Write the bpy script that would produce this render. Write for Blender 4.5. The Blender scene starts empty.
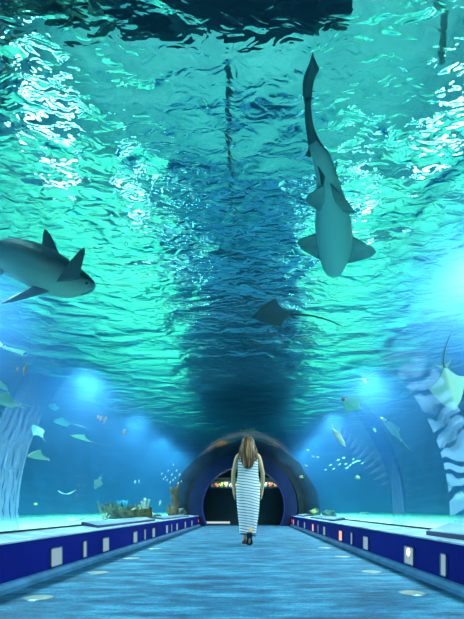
import bpy, bmesh, math, random
from math import sin, cos, pi, radians, sqrt, atan2
from mathutils import Vector, Matrix, noise
random.seed(7)
COL = bpy.context.scene.collection
F = 340.0; VPX, VPY = 249.0, 509.0; CH = 0.55
XC = -0.12           # tunnel axis
R = 1.86; ZC = 0.50  # acrylic radius and centre height
ZS = 3.75            # water surface
YP = 11.0            # portal

def at(px, py, d):
    """point at distance d (metres along the tunnel) seen at a pixel"""
    return Vector(((px-VPX)*d/F, d, CH-(py-VPY)*d/F))

# ---------------------------------------------------------------- materials
def mat(name):
    m = bpy.data.materials.new(name); m.use_nodes = True
    nt = m.node_tree; nt.nodes.clear()
    out = nt.nodes.new('ShaderNodeOutputMaterial')
    return m, nt, out
def N(nt, t, **kw):
    n = nt.nodes.new(t)
    for k, v in kw.items():
        if k.startswith('_'): setattr(n, k[1:], v)
        else: n.inputs[k.replace('__', ' ')].default_value = v
    return n
def ramp(nt, fac, stops, interp='LINEAR'):
    r = nt.nodes.new('ShaderNodeValToRGB'); r.color_ramp.interpolation = interp
    e = r.color_ramp.elements
    while len(e) < len(stops): e.new(0.5)
    for i, (p, c) in enumerate(stops):
        e[i].position = p; e[i].color = (*c, 1) if len(c) == 3 else c
    nt.links.new(fac, r.inputs[0]); return r
def coords(nt, scale=(1,1,1), kind='Object'):
    tc = nt.nodes.new('ShaderNodeTexCoord'); mp = nt.nodes.new('ShaderNodeMapping')
    mp.inputs['Scale'].default_value = scale
    nt.links.new(tc.outputs[kind], mp.inputs[0]); return mp.outputs[0]
def simple(name, col, rough=0.5, metal=0.0, var=0.0, scale=8.0, bump=0.0, col2=None, spec=0.5, stretch=(1,1,1), emis=None, estr=0, sub=0):
    m, nt, out = mat(name)
    b = nt.nodes.new('ShaderNodeBsdfPrincipled')
    b.inputs['Roughness'].default_value = rough; b.inputs['Metallic'].default_value = metal
    b.inputs['Specular IOR Level'].default_value = spec
    co = coords(nt, stretch)
    n = N(nt, 'ShaderNodeTexNoise', Scale=scale, Detail=5.0); nt.links.new(co, n.inputs['Vector'])
    c2 = col2 if col2 else tuple(max(0, c*(1-var)) for c in col)
    c1 = col if col2 else tuple(min(1, c*(1+var)) for c in col)
    r = ramp(nt, n.outputs[0], [(0.32, c2), (0.68, c1)])
    nt.links.new(r.outputs[0], b.inputs['Base Color'])
    if bump:
        bp = N(nt, 'ShaderNodeBump', Strength=bump, Distance=0.02); nt.links.new(n.outputs[0], bp.inputs['Height'])
        nt.links.new(bp.outputs[0], b.inputs['Normal'])
    if emis:
        b.inputs['Emission Color'].default_value = (*emis, 1); b.inputs['Emission Strength'].default_value = estr
    nt.links.new(b.outputs[0], out.inputs[0]); return m

# ---------------------------------------------------------------- object helpers
def obj(name, bm, m=None, parent=None, smooth=False):
    me = bpy.data.meshes.new(name); bm.normal_update(); bm.to_mesh(me); bm.free()
    for mm in (m if isinstance(m, (list, tuple)) else [m]):
        if mm: me.materials.append(mm)
    if smooth:
        for p in me.polygons: p.use_smooth = True
    o = bpy.data.objects.new(name, me); COL.objects.link(o)
    if parent: o.parent = parent
    return o
def thing(name, label, cat, loc=(0,0,0), rot=(0,0,0), group=None, scale=1):
    o = bpy.data.objects.new(name, None); COL.objects.link(o); o.empty_display_size = .1
    o.location = loc; o.rotation_euler = rot; o.scale = (scale,)*3
    return tag(o, label, cat, group)
def tag(o, label, cat, group=None, kind=None):
    o['label'] = label; o['category'] = cat
    if group: o['group'] = group
    if kind: o['kind'] = kind
    return o
def struct(o, label=None):
    o['kind'] = 'structure'
    if label: o['label'] = label
    return o
def dup(root, label=None, group=None):
    r = root.copy(); COL.objects.link(r)
    if label: r['label'] = label
    if group: r['group'] = group
    for ch in list(root.children):
        c = ch.copy(); COL.objects.link(c); c.parent = r
        for g in ch.children:
            d = g.copy(); COL.objects.link(d); d.parent = c
    return r
def box(bm, x0, x1, y0, y1, z0, z1, bev=0):
    r = bmesh.ops.create_cube(bm, size=1)
    vs = r['verts']
    for v in vs:
        v.co = Vector(((x0+x1)/2+v.co.x*(x1-x0), (y0+y1)/2+v.co.y*(y1-y0), (z0+z1)/2+v.co.z*(z1-z0)))
    if bev:
        es = {e for v in vs for e in v.link_edges}
        bmesh.ops.bevel(bm, geom=list(es), offset=bev, segments=2, affect='EDGES', profile=.5)
def grid_mesh(bm, nu, nv, f, closed_u=False):
    vs = [[bm.verts.new(f(i/(nu if closed_u else nu-1), j/(nv-1))) for j in range(nv)] for i in range(nu)]
    for i in range(nu if closed_u else nu-1):
        for j in range(nv-1):
            a = vs[i][j]; b = vs[(i+1) % nu][j]; c = vs[(i+1) % nu][j+1]; d = vs[i][j+1]
            try: bm.faces.new((a, b, c, d))
            except ValueError: pass
    return vs
def loft(bm, rings, cap=True):
    """rings: lists of equal length of Vectors"""
    vr = [[bm.verts.new(p) for p in r] for r in rings]
    n = len(vr[0])
    for a, b in zip(vr, vr[1:]):
        for k in range(n):
            bm.faces.new((a[k], a[(k+1) % n], b[(k+1) % n], b[k]))
    if cap:
        bm.faces.new(list(reversed(vr[0]))); bm.faces.new(vr[-1])
    bmesh.ops.recalc_face_normals(bm, faces=bm.faces[:])
    return vr
def tube(bm, pts, rad, n=8):
    pts = [Vector(p) for p in pts]; rings = []
    rs = rad if isinstance(rad, (list, tuple)) else [rad]*len(pts)
    up = Vector((0, 0, 1)); prev = None
    for i, p in enumerate(pts):
        t = (pts[min(i+1, len(pts)-1)]-pts[max(i-1, 0)]).normalized()
        if prev is None:
            u = t.cross(up) if abs(t.dot(up)) < .95 else t.cross(Vector((1, 0, 0)))
        else: u = prev - t*prev.dot(t)
        u.normalize(); prev = u; w = t.cross(u)
        rings.append([p+(u*cos(2*pi*k/n)+w*sin(2*pi*k/n))*rs[i] for k in range(n)])
    loft(bm, rings)
# ---------------------------------------------------------------- volume of the water
ABS = (0.26, 0.045, 0.035); ABSD = 1.0
SCA_COL = (0.14, 0.39, 1.0); SCA = 0.070
def water_volume(nt, out):
    a = N(nt, 'ShaderNodeVolumeAbsorption'); 
    mx = max(ABS); a.inputs['Color'].default_value = tuple(1-c/mx for c in ABS)+(1,); a.inputs['Density'].default_value = mx
    s = N(nt, 'ShaderNodeVolumeScatter'); s.inputs['Color'].default_value = (*SCA_COL, 1); s.inputs['Density'].default_value = SCA
    s.inputs['Anisotropy'].default_value = 0.72
    ad = nt.nodes.new('ShaderNodeAddShader'); nt.links.new(a.outputs[0], ad.inputs[0]); nt.links.new(s.outputs[0], ad.inputs[1])
    nt.links.new(ad.outputs[0], out.inputs['Volume'])
m_wbody, nt, out = mat('water_body'); water_volume(nt, out)
m_wbody.cycles.homogeneous_volume = True
m_wsurf, nt, out = mat('water_surface'); water_volume(nt, out)
g = N(nt, 'ShaderNodeBsdfGlass', IOR=1.333, Roughness=0.0)
g.inputs['Color'].default_value = (0.93, 1, 1, 1)
co = coords(nt, (1, 1, 1))
def warp_noise(scale, sx, sy, detail, dist):
    mp = N(nt, 'ShaderNodeMapping'); mp.inputs['Scale'].default_value = (sx, sy, 1); nt.links.new(co, mp.inputs[0])
    n = N(nt, 'ShaderNodeTexNoise', Scale=scale, Detail=detail, Roughness=0.45, Distortion=dist); nt.links.new(mp.outputs[0], n.inputs['Vector'])
    return n.outputs[0]
b1 = N(nt, 'ShaderNodeBump', Strength=1.0, Distance=0.095); nt.links.new(warp_noise(1.8, .75, 1.1, 1.5, .6), b1.inputs['Height'])
b2 = N(nt, 'ShaderNodeBump', Strength=1.0, Distance=0.018); nt.links.new(warp_noise(8.5, .65, 1.25, 2.0, .9), b2.inputs['Height'])
nt.links.new(b1.outputs[0], b2.inputs['Normal']); nt.links.new(b2.outputs[0], g.inputs['Normal'])
nt.links.new(g.outputs[0], out.inputs['Surface'])
m_wsurf.cycles.homogeneous_volume = True

bm = bmesh.new()
TX0, TX1, TY0, TY1, TZ0 = -8.0, 8.0, -5.0, 19.0, 0.22
prof = [(TX0, TZ0), (TX0, ZS), (TX1, ZS), (TX1, TZ0)]
a0 = math.asin((TZ0-ZC)/R)
na = 64
for k in range(na+1):
    a = a0 + (pi-2*a0)*k/na
    prof.append((XC+(R+.012)*cos(a), ZC+(R+.012)*sin(a)))
A = [bm.verts.new((x, TY0, z)) for x, z in prof]; B = [bm.verts.new((x, TY1, z)) for x, z in prof]
n = len(prof)
for k in range(n):
    f = bm.faces.new((A[k], B[k], B[(k+1) % n], A[(k+1) % n]))
    if k == 1: f.material_index = 1
bm.faces.new(A); bm.faces.new(list(reversed(B)))
bmesh.ops.recalc_face_normals(bm, faces=bm.faces[:])
water = obj('aquarium_water', bm, [m_wbody, m_wsurf])
tag(water, 'rippled blue-green water filling the tank over and around the tunnel', 'water', kind='stuff')

# ---------------------------------------------------------------- acrylic vault
m_acr, nt, out = mat('acrylic')
tr = N(nt, 'ShaderNodeBsdfTransparent'); tr.inputs[0].default_value = (.97, .99, 1, 1)
gl = N(nt, 'ShaderNodeBsdfGlossy', Roughness=0.03)
lw = N(nt, 'ShaderNodeLayerWeight', Blend=.5)
pw = N(nt, 'ShaderNodeMath', _operation='POWER'); pw.inputs[1].default_value = 5.0; nt.links.new(lw.outputs['Facing'], pw.inputs[0])
ml = N(nt, 'ShaderNodeMath', _operation='MULTIPLY_ADD'); ml.inputs[1].default_value = .38; ml.inputs[2].default_value = .008; nt.links.new(pw.outputs[0], ml.inputs[0])
mx = nt.nodes.new('ShaderNodeMixShader'); nt.links.new(ml.outputs[0], mx.inputs[0]); nt.links.new(tr.outputs[0], mx.inputs[1]); nt.links.new(gl.outputs[0], mx.inputs[2])
nt.links.new(mx.outputs[0], out.inputs[0])
def arch_strip(r0, r1, y0, y1, aa=radians(-8), ab=radians(188), n=72, cz=ZC, cx=XC):
    bm = bmesh.new()
    sec = []
    for k in range(n+1):
        a = aa+(ab-aa)*k/n
        sec.append([Vector((cx+r*cos(a), y, cz+r*sin(a))) for r, y in ((r0, y0), (r1, y0), (r1, y1), (r0, y1))])
    loft(bm, sec, cap=True)
    return bm
for i, (ya, yb) in enumerate([(-2.0, YP+.1)]):
    o = obj('ceiling' if i == 0 else 'ceiling.%03d' % i, arch_strip(R-.03, R+.005, ya, yb-.004), m_acr, smooth=False)
    struct(o, 'clear curved acrylic vault of the tunnel')

# ---------------------------------------------------------------- floor, plinths
m_carpet, nt, out = mat('carpet')
b = nt.nodes.new('ShaderNodeBsdfPrincipled'); b.inputs['Roughness'].default_value = .75; b.inputs['Specular IOR Level'].default_value = .35
n1 = N(nt, 'ShaderNodeTexNoise', Scale=2.0, Detail=9.0, Roughness=.75); nt.links.new(coords(nt, (1.0, 3.6, 1)), n1.inputs['Vector'])
n2 = N(nt, 'ShaderNodeTexNoise', Scale=60.0, Detail=2.0); nt.links.new(coords(nt, (1, 1, 1)), n2.inputs['Vector'])
r1 = ramp(nt, n1.outputs[0], [(.36, (.003, .030, .085)), (.5, (.010, .11, .22)), (.64, (.05, .27, .42))])
mxc = N(nt, 'ShaderNodeMix', _data_type='RGBA', _blend_type='MULTIPLY'); mxc.inputs[0].default_value = .6
r2 = ramp(nt, n2.outputs[0], [(.3, (.55, .55, .55)), (.7, (1.3, 1.3, 1.3))])
nt.links.new(r1.outputs[0], mxc.inputs[6]); nt.links.new(r2.outputs[0], mxc.inputs[7]); nt.links.new(mxc.outputs[2], b.inputs['Base Color'])
bp = N(nt, 'ShaderNodeBump', Strength=.5, Distance=.01); nt.links.new(n1.outputs[0], bp.inputs['Height']); nt.links.new(bp.outputs[0], b.inputs['Normal'])
nt.links.new(b.outputs[0], out.inputs[0])
bm = bmesh.new(); box(bm, XC-1.9, XC+1.9, -2.5, 15.2, -.06, 0)
struct(obj('floor', bm, m_carpet), 'mottled blue carpet running down the tunnel')

m_plinth = simple('plinth_blue', (.002, .008, .20), .55, spec=.15, var=.12, scale=1.5)
m_ledge = simple('ledge', (.05, .22, .42), .45, var=.25, scale=6)
m_sill = simple('sill', (.42, .60, .70), .25, var=.3, scale=4)
m_dark = simple('dark_edge', (.01, .015, .03), .4)
for sgn, side in ((-1, 'left'), (1, 'right')):
    def X(v): return XC+sgn*v
    def bx(bm, a, b, *r, **k): box(bm, min(X(a), X(b)), max(X(a), X(b)), *r, **k)
    bm = bmesh.new(); bx(bm, 1.50, 1.60, -2.5, YP, 0, .315, bev=.004)
    p = obj('wall_'+side, bm, m_plinth); struct(p, 'low royal blue plinth wall on the %s of the tunnel' % side)
    bm = bmesh.new()
    sec = [(1.50, 0), (1.45, 0), (1.45, .03), (1.47, .055), (1.50, .06)]
    loft(bm, [[Vector((X(x), y, z)) for x, z in sec] for y in (-2.5, YP)])
    struct(obj('baseboard_'+side, bm, m_ledge), 'pale blue ledge along the foot of the %s plinth' % side)
    bm = bmesh.new(); bx(bm, 1.49, 1.60, -2.5, YP, .315, .33, bev=.003)
    sec = [(1.60, .33), (1.60, .315), (1.86, .315), (1.86, .365)]
    loft(bm, [[Vector((X(x), y, z)) for x, z in sec] for y in (-2.5, YP)])
    struct(obj('trim_1' if sgn < 0 else 'trim_2', bm, m_sill), 'pale sill on top of the %s plinth' % side)
    bm = bmesh.new(); bx(bm, 1.80, 1.84, -2.5, YP, .36, .372)
    struct(obj('trim_3' if sgn < 0 else 'trim_4', bm, m_dark), 'dark seal where the %s sill meets the acrylic' % side)


# ---------------------------------------------------------------- portal and the room beyond
m_portal = simple('portal_blue', (.006, .014, .085), .35, var=.3, scale=2)
m_black = simple('vestibule_dark', (.012, .03, .035), .8, var=.3)
m_rockdark = simple('dark_rock', (.015, .032, .036), .95, var=.7, scale=1.6, bump=.8)
PX, PZ = XC-.06, .60
struct(obj('door_1', arch_strip(1.33, 1.74, YP, YP+.35, aa=radians(-26), ab=radians(206), cz=PZ, cx=PX), m_portal), 'navy arched portal at the far end of the tunnel')
struct(obj('trim_5', arch_strip(1.315, 1.345, YP-.015, YP+.05, aa=radians(-26), ab=radians(206), cz=PZ, cx=PX), simple('portal_edge', (.02, .05, .28), .3)), 'thin blue lip around the portal opening')
struct(obj('trim_6', arch_strip(1.74, 1.90, YP+.05, YP+.30, aa=radians(-26), ab=radians(206), cz=.54, cx=XC), m_dark), 'dark seal between the portal and the acrylic')
# opaque passage through the tank behind the portal
struct(obj('wall_passage', arch_strip(1.80, 1.86, YP+.30, 15.0, aa=radians(-26), ab=radians(206)), m_black), 'dark passage behind the portal')
def rocky_arch(u, v):
    a = radians(-12)+radians(204)*u
    k = v*3.0
    if k < 1: r, y = 1.89+.62*k, YP+.33+.25*k*k
    elif k < 2: r, y = 2.51, YP+.58+1.6*(k-1)
    else: r, y = 2.51, YP+2.18+1.6*(k-2)
    q = noise.noise(Vector((cos(a)*3.2, sin(a)*3.2, y*1.3)))*.20+noise.noise(Vector((cos(a)*9, sin(a)*9, y*4)))*.07
    r += q*min(1, k*2.0)
    return Vector((XC+r*cos(a), y+q*.4*min(1, k*3), ZC+r*sin(a)))
bm = bmesh.new(); grid_mesh(bm, 90, 30, rocky_arch)
bmesh.ops.solidify(bm, geom=bm.faces[:], thickness=.02)
bmesh.ops.recalc_face_normals(bm, faces=bm.faces[:])
struct(obj('wall_housing', bm, m_rockdark, smooth=True), 'dark rockwork wrapped over the portal')
bm = bmesh.new(); box(bm, XC-1.6, XC+1.6, 12.35, 12.45, 0, 1.325)
struct(obj('wall_end', bm, simple('end_wall', (.015, .045, .05), .5, var=.2)), 'dark green-black wall closing the tunnel below a display window')
bm = bmesh.new(); box(bm, XC-1.30, XC+1.30, 12.35, 12.45, 1.705, 2.2)
struct(obj('wall_end.001', bm, m_black), 'dark wall above the display window')

# ---------------------------------------------------------------- tank bed and walls
m_sand, nt, out = mat('sand')
b = nt.nodes.new('ShaderNodeBsdfPrincipled'); b.inputs['Roughness'].default_value = .9
n1 = N(nt, 'ShaderNodeTexNoise', Scale=2.5, Detail=6.0); nt.links.new(coords(nt), n1.inputs['Vector'])
r1 = ramp(nt, n1.outputs[0], [(.3, (.44, .56, .36)), (.7, (.70, .80, .54))]); nt.links.new(r1.outputs[0], b.inputs['Base Color'])
nt.links.new(b.outputs[0], out.inputs[0])
for sgn, nm in ((-1, 'floor.001'), (1, 'floor.002')):
    bm = bmesh.new()
    x0, x1 = XC+sgn*1.875, sgn*8.0
    def fs(u, v, x0=x0, x1=x1):
        x = x0+(x1-x0)*u; y = -5+24*v
        return Vector((x, y, .335+.03*noise.noise(Vector((x*.8, y*.8, 0)))*min(1, u*8)))
    grid_mesh(bm, 40, 120, fs)
    bmesh.ops.recalc_face_normals(bm, faces=bm.faces[:])
    o = obj(nm, bm, m_sand, smooth=True)
    struct(o, 'pale sandy bed of the tank %s of the tunnel' % ('left' if sgn < 0 else 'right'))
m_rock = simple('tank_wall', (.02, .13, .36), .9, var=.5, scale=.9, bump=.6)
def wallbox(name, *a, label=None, m=None):
    bm = bmesh.new(); box(bm, *a); return struct(obj(name, bm, m or m_rock), label)
wallbox('wall_tank_left', TX0-.2, TX0, TY0, TY1, 0, 8, label='blue side wall of the tank on the left')
wallbox('wall_tank_right', TX1, TX1+.2, TY0, TY1, 0, 8, label='blue side wall of the tank on the right')
wallbox('wall_tank_far', TX0, TX1, TY1, TY1+.2, 0, 8, label='far wall of the tank')
wallbox('wall_tank_near', TX0, TX1, TY0-.2, TY0, 0, 8, label='wall of the tank behind the viewer')
# building roof over the water
m_roof = simple('roof', (.50, .55, .55), .8, var=.15, scale=.6)
m_beam = simple('roof_beam', (.03, .05, .07), .7, var=.3)
wallbox('ceiling_hall', TX0, TX1, TY0, TY1, 8.0, 8.2, label='grey roof of the hall above the water', m=m_roof)

# ---------------------------------------------------------------- lamps
def emis(name, col, s):
    m, nt, out = mat(name); e = N(nt, 'ShaderNodeEmission', Strength=s); e.inputs[0].default_value = (*col, 1)
    nt.links.new(e.outputs[0], out.inputs[0]); return m
def light(name, typ, loc, energy, col, **kw):
    l = bpy.data.lights.new(name, typ); l.energy = energy; l.color = col
    for k, v in kw.items(): setattr(l, k, v)
    o = bpy.data.objects.new(name, l); COL.objects.link(o); o.location = loc; return o
LC = (.92, .90, .96)
m_lens2 = emis('tank_lens', (.75, .95, 1), 14)
m_lens = emis('lamp_lens', (.85, 1, 1), 35)
m_house = simple('lamp_housing', (.12, .13, .14), .4, metal=.6)
for sx, side in ((-3.45, 'left'), (2.6, 'right')):
    for i, d in enumerate((0.6, 3.95, 7.3, 10.5, 13.5, 16.4)):
        light('tank_light', 'SPOT', (sx, d, ZS-.36), 1000, LC, shadow_soft_size=.32, spot_size=radians(150), spot_blend=.7)
light('roof_fill', 'AREA', (0, 6, 5.5), 2100, (1, .68, .70), shape='RECTANGLE', size=10, size_y=18).rotation_euler = (pi, 0, 0)  # unseen upward fill, added to brighten the roof above the water
# ================================================================= ribs
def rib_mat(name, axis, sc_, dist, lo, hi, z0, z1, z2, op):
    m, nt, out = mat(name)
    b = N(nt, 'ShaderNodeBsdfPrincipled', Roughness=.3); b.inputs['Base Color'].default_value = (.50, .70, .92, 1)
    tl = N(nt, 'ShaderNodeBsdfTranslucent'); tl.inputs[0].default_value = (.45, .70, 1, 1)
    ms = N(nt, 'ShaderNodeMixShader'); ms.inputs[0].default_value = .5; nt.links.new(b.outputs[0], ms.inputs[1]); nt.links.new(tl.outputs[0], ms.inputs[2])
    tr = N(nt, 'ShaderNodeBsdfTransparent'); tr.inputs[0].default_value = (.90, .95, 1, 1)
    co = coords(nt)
    w = N(nt, 'ShaderNodeTexWave', _wave_type='BANDS', _bands_direction=axis, Scale=sc_, Distortion=dist, Detail=1.5)  # joint's wavy refraction painted as pale stripes, fading out with height
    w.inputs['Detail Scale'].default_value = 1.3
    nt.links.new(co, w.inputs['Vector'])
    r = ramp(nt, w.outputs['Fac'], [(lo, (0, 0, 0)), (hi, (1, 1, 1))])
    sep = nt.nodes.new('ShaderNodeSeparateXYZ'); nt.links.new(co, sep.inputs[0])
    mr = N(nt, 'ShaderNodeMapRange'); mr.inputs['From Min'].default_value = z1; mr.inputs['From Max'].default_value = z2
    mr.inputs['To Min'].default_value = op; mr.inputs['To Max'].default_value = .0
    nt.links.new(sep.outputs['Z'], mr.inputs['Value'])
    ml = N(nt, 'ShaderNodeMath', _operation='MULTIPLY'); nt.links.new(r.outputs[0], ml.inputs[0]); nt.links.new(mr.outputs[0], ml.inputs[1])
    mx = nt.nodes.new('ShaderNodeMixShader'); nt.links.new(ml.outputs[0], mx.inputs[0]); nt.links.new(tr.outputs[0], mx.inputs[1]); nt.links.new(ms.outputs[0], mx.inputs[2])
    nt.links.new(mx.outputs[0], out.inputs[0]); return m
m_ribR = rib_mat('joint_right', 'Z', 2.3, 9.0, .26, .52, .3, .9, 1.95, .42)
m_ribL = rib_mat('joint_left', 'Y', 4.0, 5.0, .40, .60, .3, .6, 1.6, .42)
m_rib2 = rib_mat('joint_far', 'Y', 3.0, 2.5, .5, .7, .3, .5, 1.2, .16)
struct(obj('trim_7', arch_strip(R+.02, R+.05, 2.60, 2.98, aa=radians(-7), ab=radians(52)), m_ribR), 'pale joint band of the acrylic on the right, refraction ripples painted in')
struct(obj('trim_8', arch_strip(R+.02, R+.05, 2.58, 2.95, aa=radians(128), ab=radians(187)), m_ribL), 'pale joint band of the acrylic on the left, refraction ripples painted in')
struct(obj('trim_9', arch_strip(R+.02, R+.04, 3.85, 4.20, aa=radians(-7), ab=radians(46)), m_rib2), 'faint second joint band of the acrylic on the right, refraction ripples painted in')

# ================================================================= plinth lamps
m_glassy = emis('lamp_panel_glass', (.50, .80, .95), .55)
m_warm = emis('lamp_panel_warm', (1.0, .42, .25), 1.6)
m_bulb = emis('warm_bulb', (1.0, .62, .38), 5)
m_red = emis('red_lens', (1.0, .04, .03), 2)
m_frame = simple('lamp_frame', (.25, .33, .42), .35, metal=.5)
def ordinal(k): return ['nearest', 'second', 'third', 'fourth', 'fifth', 'sixth', 'seventh', 'eighth', 'ninth', 'tenth'][k]
def lamp_mesh(w, h, m, bulb):
    t = thing('plinth_lamp', '', 'lamp')
    bm = bmesh.new()
    for a in ((-w/2, w/2, -h/2, -h/2+.008), (-w/2, w/2, h/2-.008, h/2), (-w/2, -w/2+.008, -h/2, h/2), (w/2-.008, w/2, -h/2, h/2)):
        box(bm, 0, .012, a[0], a[1], a[2], a[3])
    obj('frame', bm, m_frame, t)
    bm = bmesh.new(); box(bm, 0, .007, -w/2+.006, w/2-.006, -h/2+.006, h/2-.006); obj('panel', bm, m, t)
    if bulb:
        bm = bmesh.new(); bmesh.ops.create_uvsphere(bm, u_segments=12, v_segments=8, radius=.022, matrix=Matrix.Translation((.012, 0, .03)) @ Matrix.Diagonal((.5, 1, 1.6, 1)))
        obj('bulb', bm, m_bulb, t, smooth=True)
    return t
for side, sgn, wide, narrow, warm in (
    ('left', -1, [2.85, 3.83, 4.82, 5.75, 6.68, 7.62, 8.6, 9.6], [3.34, 5.27, 7.08], {}),
    ('right', 1, [2.92, 4.0, 5.1, 6.2, 7.3, 8.4, 9.5, 10.5], [2.40, 4.55, 6.75], {0: 'bulb', 2: 'warm', 4: 'warm', 7: 'warm'})):
    xf = XC+sgn*1.50
    for k, d in enumerate(wide):
        kind = warm.get(k)
        t = lamp_mesh(.17, .155, m_warm if kind == 'warm' else m_glassy, kind == 'bulb')
        t.location = (xf-sgn*.0, d, .150)
        if sgn > 0: t.rotation_euler.z = pi
        look = 'glowing orange' if kind == 'warm' else ('pale square one with a pink bulb glowing' if kind else 'pale bluish')
        t['label'] = ('%s square lamp, %s square one from the viewer in the %s plinth' % (look, ordinal(k), side)) if kind != 'bulb' else 'pale square lamp with a pink bulb glowing in the right plinth'
        t['group'] = 'square lamps in the %s plinth' % side
    for k, d in enumerate(narrow):
        t = lamp_mesh(.075, .16, m_glassy, False); t.location = (xf, d, .155)
        if sgn > 0: t.rotation_euler.z = pi
        t['label'] = 'narrow upright pale lamp, %s of the narrow ones in the %s plinth' % (ordinal(k), side)
        t['group'] = 'narrow lamps in the %s plinth' % side
    t = lamp_mesh(.12, .11, m_red, False); t.location = (xf, 10.86 if sgn < 0 else 10.9, .17)
    if sgn > 0: t.rotation_euler.z = pi
    t['label'] = 'small red lamp at the far end of the %s plinth' % side
# floor lamps
m_flens = simple('floor_lens', (.26, .30, .27), .3, var=.25, scale=30)
m_ring = simple('floor_ring', (.12, .2, .26), .35, metal=.6)
for side, x, ds in (('left', -1.30, (2.10, 2.93, 3.78, 4.7)), ('right', 1.07, (2.22, 2.97, 3.9, 4.8))):
    for k, d in enumerate(ds):
        t = thing('floor_lamp', 'oval recessed lamp in the carpet, %s from the viewer along the %s edge' % (ordinal(k), side), 'lamp', (x, d, 0), group='recessed lamps along the %s edge of the carpet' % side)
        bm = bmesh.new(); bmesh.ops.create_cone(bm, cap_ends=True, segments=32, radius1=.088, radius2=.084, depth=.004, matrix=Matrix.Translation((0, 0, .002)) @ Matrix.Diagonal((1.1, .8, 1, 1))); obj('rim', bm, m_ring, t)
        bm = bmesh.new(); bmesh.ops.create_cone(bm, cap_ends=True, segments=32, radius1=.072, radius2=.066, depth=.002, matrix=Matrix.Translation((0, 0, .005)) @ Matrix.Diagonal((1.1, .8, 1, 1))); obj('lens', bm, m_flens, t)

# ================================================================= sloping panels on the sills
m_pan = simple('sill_panel', (.34, .48, .62), .18, var=.35, scale=3, stretch=(1, .5, 1), spec=.8)
m_panedge = simple('sill_panel_edge', (.04, .05, .16), .4)
def sill_panel(sgn, d0, d1, zin, zout, label):
    t = thing('sill_panel', label, 'panel', (XC+sgn*1.62, d0, .33), group='sloping panels on the sills')
    xi, xo = 0, sgn*.195
    bm = bmesh.new()
    sec = [(xi, .0), (xi, zin-.33), (xo, zout-.33), (xo, .04)]
    loft(bm, [[Vector((x, y, z)) for x, z in sec] for y in (0, d1-d0)])
    obj('body', bm, m_panedge, t)
    bm = bmesh.new(); e = .012
    sec = [(xi+sgn*e, zin-.33+.002), (xi+sgn*e, zin-.33+.006), (xo-sgn*e, zout-.33+.004), (xo-sgn*e, zout-.33)]
    loft(bm, [[Vector((x, y, z)) for x, z in sec] for y in (e, d1-d0-e)])
    obj('top_plate', bm, m_pan, t)
sill_panel(-1, 3.92, 6.3, .358, .402, 'pale blue sloping panel on the left sill, nearer one')
sill_panel(-1, 6.9, 9.9, .355, .392, 'long pale sloping panel on the left sill toward the portal')
sill_panel(1, 1.7, 2.88, .366, .428, 'wide pale sloping panel on the right sill at the picture edge')
sill_panel(1, 6.0, 8.3, .358, .398, 'pale sloping panel halfway along the right sill')
sill_panel(1, 9.4, 10.8, .358, .40, 'small pale sloping panel at the far end of the right sill')

# ================================================================= lamps above and in the water
for side, sg in (('left', -1), ('right', 1)):
    for i, (d, ax) in enumerate(((3.4, 3.7), (5.6, 3.3), (7.8, 2.6), (10.0, 2.2), (12.2, 2.0), (14.4, 2.0))):
        sx = sg*ax-(.1 if sg > 0 else 0)
        t = thing('hall_lamp', 'white strip lamp of the %s row above the water, seen as glitter' % side, 'lamp', (sx, d, 4.9), group='strip lamps above the water on the %s' % side)
        bm = bmesh.new(); box(bm, -.13, .13, -.65, .65, .0, .08, bev=.01); obj('housing', bm, m_house, t)
        bm = bmesh.new(); box(bm, -.10, .10, -.62, .62, -.02, -.001); obj('diffuser', bm, m_lens, t)
        bm = bmesh.new()
        for yy in (-.5, .5): tube(bm, [(0, yy, .08), (0, yy, 3.09)], .008, 6)
        obj('cable', bm, m_house, t)

# ================================================================= hall above the water: walkway, rail pipe, hoses
t = thing('walkway', 'dark walkway crossing above the water at the top of the picture', 'walkway', (-1.2, 1.0, 4.25))
bm = bmesh.new(); box(bm, -3.4, 2.0, -2.2, 1.75, 0, .08)
obj('deck', bm, m_beam, t)
for yy in (-1.8, -.6, .6, 1.70):
    bm = bmesh.new(); box(bm, -3.4, 2.0, yy-.05, yy+.05, -.14, 0); obj('joist', bm, simple('joist', (.015, .03, .05), .6), t)
for xx in (-3.2, 1.85):
    bm = bmesh.new(); tube(bm, [(xx, 1.7, .08), (xx, 1.7, 3.74)], .03, 8); obj('hanger', bm, m_house, t)
t = thing('service_pipe', 'thin dark pipe running lengthwise above the water over the tunnel', 'pipe', (-.20, 2.8, 4.02))
bm = bmesh.new(); tube(bm, [(0, y*.6, 0) for y in range(0, 24)], .022, 8); obj('pipe_run', bm, m_dark, t)
for k, yy in enumerate((1.5, 6, 11)):
    bm = bmesh.new(); tube(bm, [(0, yy, .02), (0, yy, 3.97)], .006, 6); obj('hanger', bm, m_house, t)
m_hose = simple('hose', (.75, .85, .88), .4)
for (px, py, d, lab) in ((443, 70, 2.48, 'thin hose hanging over the water near the right picture edge'), (3, 115, 2.81, 'thin hose hanging over the water near the left picture edge')):
    x = (px-VPX)*d/F
    bm = bmesh.new(); tube(bm, [(0.012*sin(k*1.1), 0.01*cos(k*1.7), k*.215) for k in range(0, 20)], .022, 8)
    o = obj('hose', bm, m_hose, smooth=True); o.location = (x, d, ZS+.04); tag(o, lab, 'hose')

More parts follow.
